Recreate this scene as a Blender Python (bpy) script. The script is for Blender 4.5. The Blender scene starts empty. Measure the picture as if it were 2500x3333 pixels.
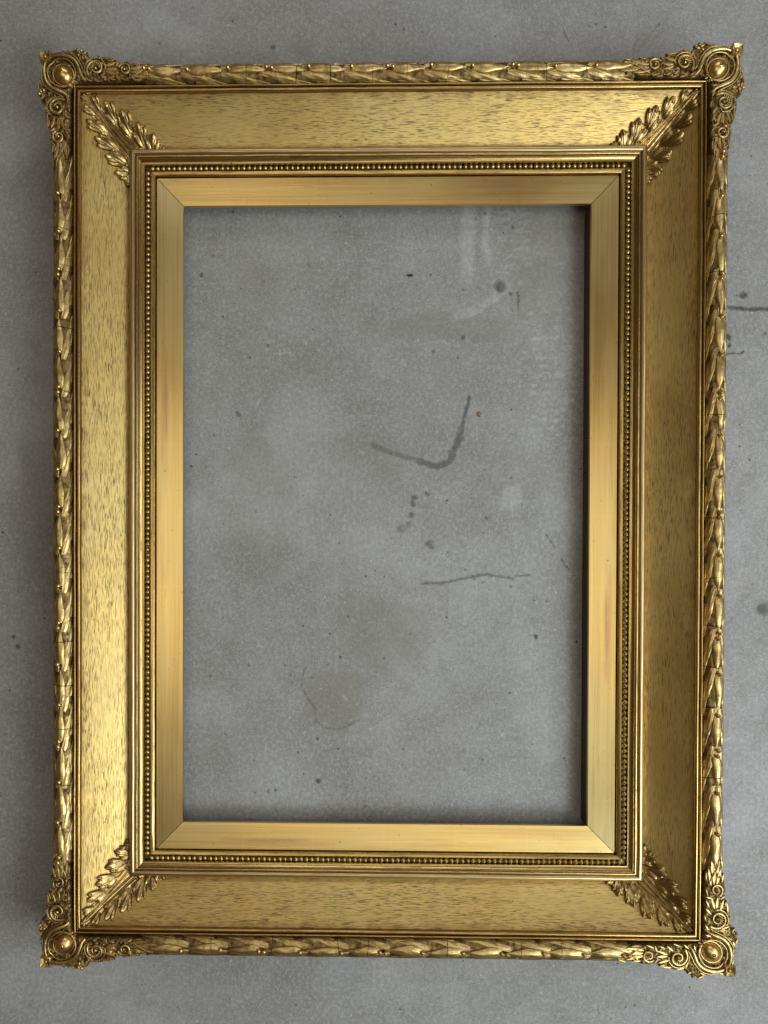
import bpy, bmesh, math, random
import numpy as np
from mathutils import Matrix, Vector

sc = bpy.context.scene
random.seed(7)
rng = np.random.default_rng(11)

# ------------------------------------------------------------------ camera
cam_d = bpy.data.cameras.new("camera")
cam = bpy.data.objects.new("camera", cam_d)
sc.collection.objects.link(cam)
cam_d.sensor_fit = 'VERTICAL'
cam_d.sensor_height = 36.0
cam_d.lens = 2419.35 / 3333.0 * 36.0
cam_d.shift_x = 0.0324
cam_d.shift_y = 0.0675
cam_d.clip_start = 0.01
cam_d.clip_end = 50.0
cam.matrix_world = Matrix(((0.99981943, -0.00347377, 0.01868287, -0.02302),
                           (0.00329896, 0.99995057, 0.00937915, -0.06654),
                           (-0.01871453, -0.00931582, 0.99978147, 0.86949),
                           (0, 0, 0, 1)))
sc.camera = cam

# ------------------------------------------------------------------ light
world = bpy.data.worlds.new("World")
sc.world = world
world.use_nodes = True
bg = world.node_tree.nodes["Background"]
bg.inputs[0].default_value = (1.0, 0.68, 0.37, 1)
bg.inputs[1].default_value = 0.085

def area_lamp(name, loc, target, sx, sy, power, col):
    d = bpy.data.lights.new(name, 'AREA')
    d.shape = 'RECTANGLE'
    d.size, d.size_y = sx, sy
    d.energy = power
    d.color = col
    o = bpy.data.objects.new(name, d)
    sc.collection.objects.link(o)
    o.location = loc
    o.rotation_euler = (Vector(target) - Vector(loc)).to_track_quat('-Z', 'Y').to_euler()
    return o

# daylight through a wide door to the right, and the pale ceiling it lights
area_lamp("door_daylight", (1.40, -0.45, 1.25), (0.0, -0.15, 0), 2.2, 1.0, 24, (0.83, 0.93, 1.0))
area_lamp("roof_light", (1.15, -1.10, 1.75), (0.20, -0.35, 0), 1.0, 0.9, 18, (0.84, 0.94, 1.0))
area_lamp("ceiling_bounce", (-0.10, 0.02, 2.3), (-0.05, 0.0, 0), 1.15, 2.0, 8.2, (1.0, 0.93, 0.76))
area_lamp("far_window", (0.25, 2.4, 2.0), (0, -0.2, 0), 2.2, 0.9, 15, (0.95, 0.97, 1.0))

vs = sc.view_settings
vs.view_transform = 'Standard'
vs.look = 'None'
vs.exposure = 0.05
vs.gamma = 1.0
vs.use_curve_mapping = False
sc.cycles.use_denoising = True

# ------------------------------------------------------------------ helpers
COL = sc.collection

def mesh_from(name, verts, faces, smooth=True, sharp=None):
    me = bpy.data.meshes.new(name)
    me.from_pydata([tuple(map(float, v)) for v in verts], [], [tuple(map(int, f)) for f in faces])
    me.update()
    if smooth:
        me.polygons.foreach_set("use_smooth", [True] * len(me.polygons))
        if sharp is not None:
            me.set_sharp_from_angle(angle=math.radians(sharp))
    return me

def obj(name, me, mat, parent=None, matrix=None):
    o = bpy.data.objects.new(name, me)
    COL.objects.link(o)
    if mat is not None and not me.materials:
        me.materials.append(mat)
    if parent is not None:
        o.parent = parent
    if matrix is not None:
        o.matrix_local = matrix
    return o

class MB:
    """collects grids, tubes and domes into one mesh"""
    def __init__(s):
        s.v = []; s.f = []
    def grid(s, P, close_u=False, close_v=False):
        n, m = P.shape[:2]
        b = len(s.v)
        s.v += [tuple(x) for x in P.reshape(-1, 3)]
        for i in range(n if close_u else n - 1):
            for j in range(m if close_v else m - 1):
                i2 = (i + 1) % n; j2 = (j + 1) % m
                s.f.append((b + i * m + j, b + i2 * m + j, b + i2 * m + j2, b + i * m + j2))
        return s
    def tube(s, pts, rad, flat=1.0, seg=8):
        pts = np.asarray(pts, float); n = len(pts)
        rad = np.broadcast_to(np.asarray(rad, float), (n,))
        tan = np.gradient(pts, axis=0)
        tan /= np.linalg.norm(tan, axis=1, keepdims=True) + 1e-12
        up = np.array([0, 0, 1.0])
        P = np.zeros((n, seg, 3))
        for i in range(n):
            side = np.cross(tan[i], up); side /= np.linalg.norm(side) + 1e-12
            nu = np.cross(side, tan[i])
            for j in range(seg):
                a = 2 * math.pi * j / seg
                P[i, j] = pts[i] + rad[i] * (math.cos(a) * side + flat * math.sin(a) * nu)
        s.grid(P, close_v=True)
        for e, rev in ((0, False), (n - 1, True)):      # rounded caps
            b = len(s.v)
            c = pts[e] + (tan[e] * rad[e] * 0.6 * (1 if rev else -1))
            s.v.append(tuple(c))
            base = b - n * seg + e * seg
            for j in range(seg):
                s.f.append((base + j, base + (j + 1) % seg, b) if rev else (base + (j + 1) % seg, base + j, b))
        return s
    def dome(s, c, rx, ry, rz, ang=0.0, nu=6, nv=14, low=-0.25):
        """upper part of an ellipsoid; starts a little below its widest ring"""
        P = np.zeros((nu, nv, 3))
        for i in range(nu):
            t = low + (math.pi / 2 - 0.12 - low) * i / (nu - 1)
            for j in range(nv):
                a = 2 * math.pi * j / nv
                x = rx * math.cos(t) * math.cos(a); y = ry * math.cos(t) * math.sin(a)
                P[i, j] = (c[0] + x * math.cos(ang) - y * math.sin(ang),
                           c[1] + x * math.sin(ang) + y * math.cos(ang), c[2] + rz * math.sin(t))
        s.grid(P, close_v=True)
        b = len(s.v)
        s.v.append((c[0], c[1], c[2] + rz))
        for j in range(nv):
            s.f.append((b - nv + j, b - nv + (j + 1) % nv, b))
        return s
    def map(s, fn):
        s.v = [tuple(fn(*v)) for v in s.v]
        return s
    def mesh(s, name, smooth=True, sharp=None):
        return mesh_from(name, s.v, s.f, smooth, sharp)

def catmull(pts, n):
    pts = np.asarray(pts, float)
    P = np.vstack([2 * pts[0] - pts[1], pts, 2 * pts[-1] - pts[-2]])
    out = []
    for i in range(1, len(P) - 2):
        for t in np.linspace(0, 1, n, endpoint=False):
            a, b, c, d = P[i - 1], P[i], P[i + 1], P[i + 2]
            out.append(0.5 * (2 * b + (c - a) * t + (2 * a - 5 * b + 4 * c - d) * t * t + (3 * b - a - 3 * c + d) * t ** 3))
    out.append(P[-2])
    return np.array(out)

def vnoise(x, y, seed):
    """smooth value noise on arrays, 0..1"""
    r = np.random.default_rng(seed).random((64, 64))
    xi = np.floor(x).astype(int); yi = np.floor(y).astype(int)
    fx = x - xi; fy = y - yi
    fx = fx * fx * (3 - 2 * fx); fy = fy * fy * (3 - 2 * fy)
    g = lambda a, b: r[a % 64, b % 64]
    return (g(xi, yi) * (1 - fx) + g(xi + 1, yi) * fx) * (1 - fy) + (g(xi, yi + 1) * (1 - fx) + g(xi + 1, yi + 1) * fx) * fy

def fbm(x, y, seed, oc=4):
    t = 0; a = 0.5; s = 0
    for o in range(oc):
        t = t + a * vnoise(x * 2 ** o, y * 2 ** o, seed + o); s += a; a *= 0.55
    return t / s

# ------------------------------------------------------------------ materials
class NT:
    def __init__(s, name):
        s.m = bpy.data.materials.new(name)
        s.m.use_nodes = True
        s.t = s.m.node_tree
        s.n = s.t.nodes
        s.b = s.n["Principled BSDF"]
    def node(s, typ, **kw):
        nd = s.n.new(typ)
        for k, v in kw.items():
            setattr(nd, k, v)
        return nd
    def link(s, a, b):
        s.t.links.new(a, b)
    def coord(s, scale=(1, 1, 1), rnd=False):
        tc = s.node("ShaderNodeTexCoord")
        mp = s.node("ShaderNodeMapping")
        mp.inputs["Scale"].default_value = scale
        s.link(tc.outputs["Object"], mp.inputs["Vector"])
        return mp.outputs[0]
    def noise(s, vec, scale, detail=3, rough=0.55, dist=0.0):
        nd = s.node("ShaderNodeTexNoise")
        nd.inputs["Scale"].default_value = scale
        nd.inputs["Detail"].default_value = detail
        nd.inputs["Roughness"].default_value = rough
        nd.inputs["Distortion"].default_value = dist
        if vec is not None:
            s.link(vec, nd.inputs["Vector"])
        return nd.outputs["Fac"]
    def rng(s, val, a, b, c=0.0, d=1.0):
        nd = s.node("ShaderNodeMapRange")
        nd.inputs["From Min"].default_value = a; nd.inputs["From Max"].default_value = b
        nd.inputs["To Min"].default_value = c; nd.inputs["To Max"].default_value = d
        s.link(val, nd.inputs["Value"])
        return nd.outputs[0]
    def math(s, op, a, b=None):
        nd = s.node("ShaderNodeMath", operation=op)
        for i, x in enumerate((a, b)):
            if x is None: continue
            if isinstance(x, (int, float)): nd.inputs[i].default_value = x
            else: s.link(x, nd.inputs[i])
        return nd.outputs[0]
    def mix(s, fac, a, b, mode='MIX'):
        nd = s.node("ShaderNodeMix", data_type='RGBA', blend_type=mode)
        for k, x in ((0, fac), (6, a), (7, b)):
            if isinstance(x, (int, float)): nd.inputs[k].default_value = x
            elif isinstance(x, tuple): nd.inputs[k].default_value = (*x, 1)
            else: s.link(x, nd.inputs[k])
        return nd.outputs[2]
    def bump(s, h, strength, dist, prev=None):
        nd = s.node("ShaderNodeBump")
        nd.inputs["Strength"].default_value = strength
        nd.inputs["Distance"].default_value = dist
        s.link(h, nd.inputs["Height"])
        if prev is not None: s.link(prev, nd.inputs["Normal"])
        return nd.outputs[0]
    def fin(s, col=None, rough=None, metal=None, normal=None):
        for k, x in (("Base Color", col), ("Roughness", rough), ("Metallic", metal), ("Normal", normal)):
            if x is None: continue
            if isinstance(x, (int, float)): s.b.inputs[k].default_value = x
            elif isinstance(x, tuple): s.b.inputs[k].default_value = (*x, 1)
            else: s.link(x, s.b.inputs[k])
        return s.m

GOLD = (0.66, 0.455, 0.150)
GOLD_PALE = (0.73, 0.550, 0.215)
BRONZE = (0.34, 0.205, 0.070)
UMBER = (0.035, 0.019, 0.007)

def mat_panel():
    """gilding laid straight on open-grained oak: hair-thin dark pores run along the rail (local x)"""
    t = NT("gilt_oak")
    c = t.coord()
    pores = t.noise(t.coord((95, 1700, 1700)), 1.0, 1.5, 0.5, 0.12)
    pores2 = t.noise(t.coord((45, 1050, 1050)), 1.0, 2.0, 0.55, 0.15)
    dens = t.noise(t.coord((9, 40, 40)), 1.0, 3.0)
    dn = t.rng(dens, 0.34, 0.62, 0.45, 1.0)
    p = t.math('MULTIPLY', t.math('MAXIMUM', t.rng(pores, 0.560, 0.595), t.math('MULTIPLY', t.rng(pores2, 0.63, 0.66), 0.85)), dn)
    fine = t.noise(t.coord((30, 1600, 1600)), 1.0, 2.0)
    big = t.noise(c, 9.0, 4.0, 0.6)
    spots = t.rng(t.noise(c, 150.0, 3.0, 0.7), 0.68, 0.73)
    # rubbed, browner bands along both edges of the panel, ragged
    sep = t.node("ShaderNodeSeparateXYZ")
    tc = t.node("ShaderNodeTexCoord")
    t.link(tc.outputs["Object"], sep.inputs[0])
    rag = t.math('MULTIPLY', t.math('SUBTRACT', t.noise(t.coord((1, 1.6, 1.6)), 60.0, 4.0, 0.7), 0.5), 0.020)
    yy = t.math('ADD', sep.outputs[1], rag)
    rub = t.math('MAXIMUM', t.rng(yy, 0.0955, 0.1015), t.rng(yy, 0.0640, 0.0590))
    worn = t.rng(t.noise(t.coord((1, 2.2, 2.2)), 16.0, 5.0, 0.7), 0.58, 0.74)
    worn = t.math('MAXIMUM', t.math('MULTIPLY', worn, 0.6), t.math('MULTIPLY', rub, 0.55))
    col = t.mix(t.rng(big, 0.35, 0.7), GOLD, GOLD_PALE)
    col = t.mix(t.rng(fine, 0.42, 0.75, 0.0, 0.18), col, BRONZE)
    col = t.mix(worn, col, BRONZE)
    dark = t.math('MAXIMUM', p, t.math('MULTIPLY', spots, 0.8))
    col = t.mix(t.math('MULTIPLY', dark, 0.82), col, UMBER)
    met = t.rng(dark, 0.0, 1.0, 1.0, 0.6)
    ro = t.math('ADD', t.rng(big, 0.3, 0.7, 0.47, 0.57), t.math('MULTIPLY', worn, 0.10))
    h = t.math('SUBTRACT', t.math('MULTIPLY', fine, 0.2), p)
    return t.fin(col, ro, met, t.bump(h, 0.15, 0.0004))

def mat_ornament():
    """composition ornament, gilded and aged: bright gold with brown rubs and dirt blotches"""
    t = NT("aged_gilt_ornament")
    c = t.coord()
    a = t.noise(c, 130.0, 5.0, 0.7, 0.4)
    b = t.noise(c, 38.0, 4.0, 0.6)
    s = t.noise(c, 420.0, 3.0, 0.7)
    col = t.mix(t.rng(b, 0.35, 0.68), (0.68, 0.505, 0.215), (0.44, 0.305, 0.115))
    col = t.mix(t.rng(a, 0.52, 0.66, 0.0, 0.65), col, (0.11, 0.070, 0.027))
    sp = t.rng(s, 0.62, 0.70)
    col = t.mix(t.math('MULTIPLY', sp, 0.75), col, UMBER)
    ro = t.rng(a, 0.35, 0.7, 0.32, 0.52)
    met = t.rng(sp, 0, 1, 1.0, 0.45)
    n = t.bump(a, 0.35, 0.0007)
    n = t.bump(s, 0.25, 0.0003, n)
    return t.fin(col, ro, met, n)

def mat_leaf():
    """older, browner gilding of the corner leaves"""
    t = NT("aged_gilt_leaf")
    a = t.noise(t.coord(), 150.0, 5.0, 0.7, 0.4)
    b = t.noise(t.coord(), 45.0, 4.0, 0.6)
    col = t.mix(t.rng(b, 0.35, 0.65), (0.52, 0.37, 0.145), (0.34, 0.22, 0.08))
    col = t.mix(t.rng(a, 0.48, 0.64, 0.0, 0.75), col, (0.095, 0.058, 0.022))
    n = t.bump(a, 0.35, 0.0007)
    return t.fin(col, t.rng(a, 0.35, 0.7, 0.26, 0.46), 1.0, n)

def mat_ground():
    """umber-and-gold behind the relief; grime and crevice shade put into the colour"""
    t = NT("grime_and_shade_ground")
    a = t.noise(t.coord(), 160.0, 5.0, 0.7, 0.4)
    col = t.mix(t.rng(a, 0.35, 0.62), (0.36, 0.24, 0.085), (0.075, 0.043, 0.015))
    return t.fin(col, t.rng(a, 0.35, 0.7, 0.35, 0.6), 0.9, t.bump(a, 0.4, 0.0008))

def mat_moulding():
    t = NT("gilt_moulding")
    a = t.noise(t.coord((40, 420, 420)), 1.0, 4.0, 0.65)
    b = t.noise(t.coord((6, 60, 60)), 1.0, 3.0)
    s = t.noise(t.coord(), 330.0, 3.0, 0.7)
    col = t.mix(t.rng(b, 0.35, 0.7), (0.60, 0.425, 0.160), (0.38, 0.250, 0.085))
    col = t.mix(t.rng(a, 0.52, 0.70, 0.0, 0.8), col, (0.17, 0.095, 0.032))
    sp = t.rng(s, 0.66, 0.72)
    col = t.mix(sp, col, UMBER)
    ro = t.rng(a, 0.3, 0.7, 0.20, 0.36)
    return t.fin(col, ro, t.rng(sp, 0, 1, 1.0, 0.3), t.bump(a, 0.25, 0.0004))

def mat_slip():
    """smoother water gilding over fine grain; leaf laps, scratches, and bole rubbed through in places"""
    t = NT("gilt_slip")
    g = t.noise(t.coord((7, 700, 700)), 1.0, 3.0, 0.6)
    g2 = t.noise(t.coord((3.0, 160, 160)), 1.0, 3.0)
    bole = t.noise(t.coord((6.5, 70, 70)), 1.0, 5.0, 0.65)
    big = t.noise(t.coord((4.5, 14, 14)), 1.0, 3.0)
    lap = t.node("ShaderNodeTexWave", wave_type='BANDS', bands_direction='X', wave_profile='SAW')
    lap.inputs["Scale"].default_value = 3.9
    lap.inputs["Distortion"].default_value = 0.35
    t.link(t.coord(), lap.inputs["Vector"])
    seam = t.rng(lap.outputs["Fac"], 0.965, 1.0)
    col = t.mix(t.rng(big, 0.35, 0.66), (0.80, 0.580, 0.220), (0.80, 0.655, 0.300))
    col = t.mix(t.rng(g2, 0.42, 0.72, 0.0, 0.38), col, (0.50, 0.31, 0.12))
    col = t.mix(t.rng(g, 0.45, 0.78, 0.0, 0.45), col, (0.40, 0.25, 0.10))
    sx = t.node("ShaderNodeSeparateXYZ"); tc = t.node("ShaderNodeTexCoord")
    t.link(tc.outputs["Object"], sx.inputs[0])
    band = t.math('MULTIPLY', t.rng(sx.outputs[1], 0.013, 0.019), t.rng(sx.outputs[1], 0.0285, 0.024))
    streak = t.math('MULTIPLY', band, t.rng(t.noise(t.coord((3.2, 30, 30)), 1.0, 4.0, 0.6), 0.50, 0.62))
    thin = t.math('MULTIPLY', t.math('MAXIMUM', t.math('MULTIPLY', t.rng(bole, 0.60, 0.68), 0.7), streak), t.rng(g, 0.30, 0.60, 1.0, 0.45))
    col = t.mix(t.math('MULTIPLY', thin, 0.70), col, (0.36, 0.165, 0.130))
    col = t.mix(t.math('MULTIPLY', seam, 0.10), col, (0.9, 0.74, 0.42))
    sp = t.rng(t.noise(t.coord(), 260.0, 2.0, 0.6), 0.71, 0.74)
    col = t.mix(t.math('MULTIPLY', sp, 0.6), col, UMBER)
    ro = t.rng(big, 0.3, 0.7, 0.25, 0.37)
    return t.fin(col, ro, t.rng(thin, 0.0, 1.0, 1.0, 0.75), t.bump(g, 0.15, 0.0003))

def mat_wood(name, col, rough=0.8):
    t = NT(name)
    g = t.noise(t.coord((12, 300, 300)), 1.0, 4.0)
    c = t.mix(t.rng(g, 0.3, 0.7), col, tuple(x * 0.55 for x in col))
    return t.fin(c, rough, 0.0, t.bump(g, 0.3, 0.0005))

def mat_boss():
    t = NT("burnished_gilt")
    a = t.noise(t.coord(), 120.0, 4.0, 0.6)
    col = t.mix(t.rng(a, 0.5, 0.75, 0, 0.6), (0.74, 0.52, 0.20), (0.36, 0.21, 0.08))
    return t.fin(col, t.rng(a, 0.3, 0.7, 0.27, 0.40), 1.0, t.bump(a, 0.15, 0.0005))

def mat_concrete():
    t = NT("concrete")
    at = t.node("ShaderNodeAttribute", attribute_name="stain")
    dark, light, warm = None, None, None
    sep = t.node("ShaderNodeSeparateColor")
    t.link(at.outputs["Color"], sep.inputs[0])
    dark, light, warm = sep.outputs[0], sep.outputs[1], sep.outputs[2]
    c = t.coord()
    big = t.noise(c, 4.0, 6.0, 0.62, 0.3)
    mid = t.noise(c, 30.0, 6.0, 0.72, 0.3)
    fine = t.noise(t.coord((1, 0.8, 1)), 240.0, 4.0, 0.75)
    grit = t.noise(c, 620.0, 2.0, 0.7)
    col = t.mix(t.rng(big, 0.32, 0.68), (0.215, 0.208, 0.190), (0.335, 0.332, 0.320))
    col = t.mix(t.rng(mid, 0.42, 0.72, 0.0, 0.55), col, (0.185, 0.178, 0.163))
    col = t.mix(t.rng(fine, 0.47, 0.62, 0.0, 0.52), col, (0.42, 0.415, 0.40))
    col = t.mix(t.rng(grit, 0.33, 0.43, 0.70, 0.0), col, (0.075, 0.072, 0.066))
    def specks(scale, size, soft, keep):
        v = t.node("ShaderNodeTexVoronoi", feature='F1')
        v.inputs["Scale"].default_value = scale
        t.link(c, v.inputs["Vector"])
        sp = t.node("ShaderNodeSeparateColor")
        t.link(v.outputs["Color"], sp.inputs[0])
        m = t.rng(v.outputs["Distance"], size, size * soft)
        return t.math('MULTIPLY', m, t.rng(sp.outputs[0], keep, keep + 0.04))
    pit = t.math('MAXIMUM', specks(95.0, 0.16, 0.5, 0.90), specks(40.0, 0.075, 0.6, 0.82))
    col = t.mix(t.math('MULTIPLY', pit, 0.85), col, (0.035, 0.033, 0.030))
    fleck = t.math('MAXIMUM', specks(130.0, 0.20, 0.5, 0.90), specks(55.0, 0.10, 0.5, 0.90))
    col = t.mix(t.math('MULTIPLY', fleck, 0.42), col, (0.62, 0.62, 0.60))
    col = t.mix(t.math('MULTIPLY', warm, 0.55), col, (0.195, 0.182, 0.140))
    lf = t.math('MULTIPLY', light, t.rng(fine, 0.30, 0.65, 0.35, 1.0))
    col = t.mix(lf, col, (0.47, 0.475, 0.47))
    df = t.math('MULTIPLY', dark, t.rng(fine, 0.25, 0.70, 1.0, 0.85))
    col = t.mix(df, col, (0.040, 0.038, 0.035))
    n = t.bump(fine, 0.30, 0.0012)
    n = t.bump(mid, 0.25, 0.004, n)
    return t.fin(col, t.rng(mid, 0.3, 0.7, 0.62, 0.78), 0.0, n)

M_PANEL, M_ORN, M_MOULD, M_SLIP, M_BOSS = mat_panel(), mat_ornament(), mat_moulding(), mat_slip(), mat_boss()
def mat_burnished():
    t = NT("burnished_reed")
    a = t.noise(t.coord((22, 500, 500)), 1.0, 4.0, 0.65)
    col = t.mix(t.rng(a, 0.45, 0.75), (0.56, 0.43, 0.22), (0.26, 0.18, 0.09))
    return t.fin(col, t.rng(a, 0.3, 0.75, 0.27, 0.42), 1.0, t.bump(a, 0.12, 0.0003))
M_BURN = mat_burnished()
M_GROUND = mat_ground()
M_LEAF = mat_leaf()
M_WOOD = mat_wood("dark_stained_wood", (0.085, 0.050, 0.027))
M_CORE = mat_wood("dark_core_wood", (0.020, 0.013, 0.008))
M_CONC = mat_concrete()
MARKS = [(-0.0126, 0.0835, 0.0117, 0.0746, 0.00324, 0.35), (0.0117, 0.0746, 0.0409, 0.0649, 0.00324, 0.35), (0.0409, 0.0649, 0.0603, 0.06, 0.00396, 0.5), (0.0603, 0.06, 0.0748, 0.0649, 0.00396, 0.5), (0.0748, 0.0649, 0.0828, 0.0827, 0.00396, 0.5), (0.0828, 0.0827, 0.0892, 0.1037, 0.00396, 0.5), (0.0892, 0.1037, 0.0979, 0.14, 0.00216, 0.55), (0.0447, -0.0773, 0.0642, -0.0768, 0.0018, 0.5), (0.0642, -0.0768, 0.09, -0.071, 0.0018, 0.5), (0.09, -0.071, 0.1142, -0.0664, 0.0018, 0.5), (0.1142, -0.0664, 0.1497, -0.0716, 0.0018, 0.5), (0.1529, -0.0679, 0.1707, -0.0675, 0.00072, 0.5), (0.1881, -0.0198, 0.197, -0.0351, 0.00079, 0.6), (0.206, -0.0488, 0.2141, -0.0601, 0.00079, 0.6), (0.0346, 0.0228, 0.0346, 0.0228, 0.00358, 0.55), (0.033, 0.0163, 0.033, 0.0163, 0.00358, 0.6), (0.0323, 0.0026, 0.0323, 0.0026, 0.00358, 0.6), (0.0283, -0.008, 0.0283, -0.008, 0.00358, 0.35), (0.0194, -0.0129, 0.0194, -0.0129, 0.0065, 0.3), (0.0518, -0.0306, 0.0518, -0.0306, 0.0039, 0.5), (0.0543, -0.0355, 0.0543, -0.0355, 0.00293, 0.5), (0.05, 0.0252, 0.05, 0.0252, 0.00228, 0.5), (0.1195, -0.0005, 0.1195, -0.0005, 0.00228, 0.45), (0.1475, 0.0448, 0.1475, 0.0448, 0.00146, 0.7), (0.0069, 0.0754, 0.0069, 0.0754, 0.00195, 0.6), (0.0828, 0.0891, 0.0828, 0.0891, 0.0026, 0.5), (0.09, 0.0924, 0.09, 0.0924, 0.0026, 0.5), (0.1462, -0.0809, 0.1462, -0.0809, 0.00179, 1.0), (0.133, 0.2686, 0.133, 0.2686, 0.00733, 0.6), (0.1463, 0.2596, 0.1463, 0.2596, 0.00226, 0.6), (0.0898, 0.2099, 0.0898, 0.2099, 0.00282, 0.6), (0.0556, 0.1925, 0.0556, 0.1925, 0.00254, 0.5), (0.1052, 0.3471, 0.1052, 0.3471, 0.00113, 0.8), (0.1466, 0.3375, 0.1466, 0.3375, 0.00141, 0.7), (0.0902, 0.2645, 0.0902, 0.2645, 0.00197, 0.4), (0.1537, 0.2612, 0.1544, 0.2515, 0.00058, 0.6), (0.1544, 0.2515, 0.1524, 0.2424, 0.00058, 0.6), (0.4134, 0.2567, 0.4134, 0.2567, 0.00439, 0.9), (0.4067, 0.2563, 0.4067, 0.2563, 0.00137, 0.6), (0.3966, 0.2079, 0.3966, 0.2079, 0.0041, 0.9), (0.3979, 0.1987, 0.3979, 0.1987, 0.00273, 0.95), (0.4388, 0.2128, 0.4388, 0.2128, 0.00137, 1), (0.393, 0.2434, 0.4044, 0.2419, 0.00216, 0.7), (0.4044, 0.2419, 0.4168, 0.2404, 0.00216, 0.7), (0.4207, 0.2409, 0.4412, 0.2408, 0.00216, 0.7), (0.4412, 0.2408, 0.4549, 0.2408, 0.00216, 0.7), (0.3944, 0.1906, 0.4087, 0.191, 0.00108, 0.7), (0.4087, 0.191, 0.4144, 0.1929, 0.00108, 0.7), (0.4068, 0.3013, 0.4068, 0.3013, 0.00137, 0.4), (-0.2153, 0.2824, -0.2153, 0.2824, 0.00271, 0.6), (0.1769, -0.1385, 0.1769, -0.1385, 0.00271, 0.9), (0.4394, -0.1051, 0.4394, -0.1051, 0.00759, 0.6), (-0.437, -0.1421, -0.437, -0.1421, 0.00271, 0.8), (-0.4326, -0.1524, -0.4326, -0.1524, 0.00271, 0.7), (-0.1716, 0.1212, -0.1716, 0.1212, 0.00325, 0.5), (-0.1318, 0.5463, -0.1318, 0.5463, 0.00271, 0.6), (-0.0913, -0.1752, -0.0966, -0.1874, 0.00079, 0.35), (-0.0966, -0.1874, -0.0966, -0.198, 0.00079, 0.35), (-0.0966, -0.198, -0.0912, -0.2102, 0.00079, 0.35), (-0.0912, -0.2102, -0.0821, -0.2223, 0.00079, 0.35), (-0.0821, -0.2223, -0.0797, -0.2391, 0.00079, 0.35), (-0.0797, -0.2391, -0.0683, -0.2466, 0.00079, 0.35), (-0.0683, -0.2466, -0.0546, -0.2488, 0.00079, 0.35), (-0.0546, -0.2488, -0.0424, -0.2434, 0.00079, 0.35), (-0.0424, -0.2434, -0.0303, -0.2372, 0.00079, 0.35), (-0.189, -0.1189, -0.189, -0.1189, 0.00091, 0.7), (-0.1093, -0.1853, -0.1093, -0.1853, 0.00106, 0.7), (-0.1524, -0.2857, -0.1524, -0.2857, 0.00091, 0.7), (-0.1857, -0.2563, -0.1857, -0.2563, 0.00137, 0.7), (-0.0757, -0.3104, -0.0757, -0.3104, 0.00334, 0.7), (-0.1275, -0.3203, -0.1275, -0.3203, 0.00212, 0.7), (-0.1352, -0.3226, -0.1352, -0.3226, 0.00182, 0.7)]

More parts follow.
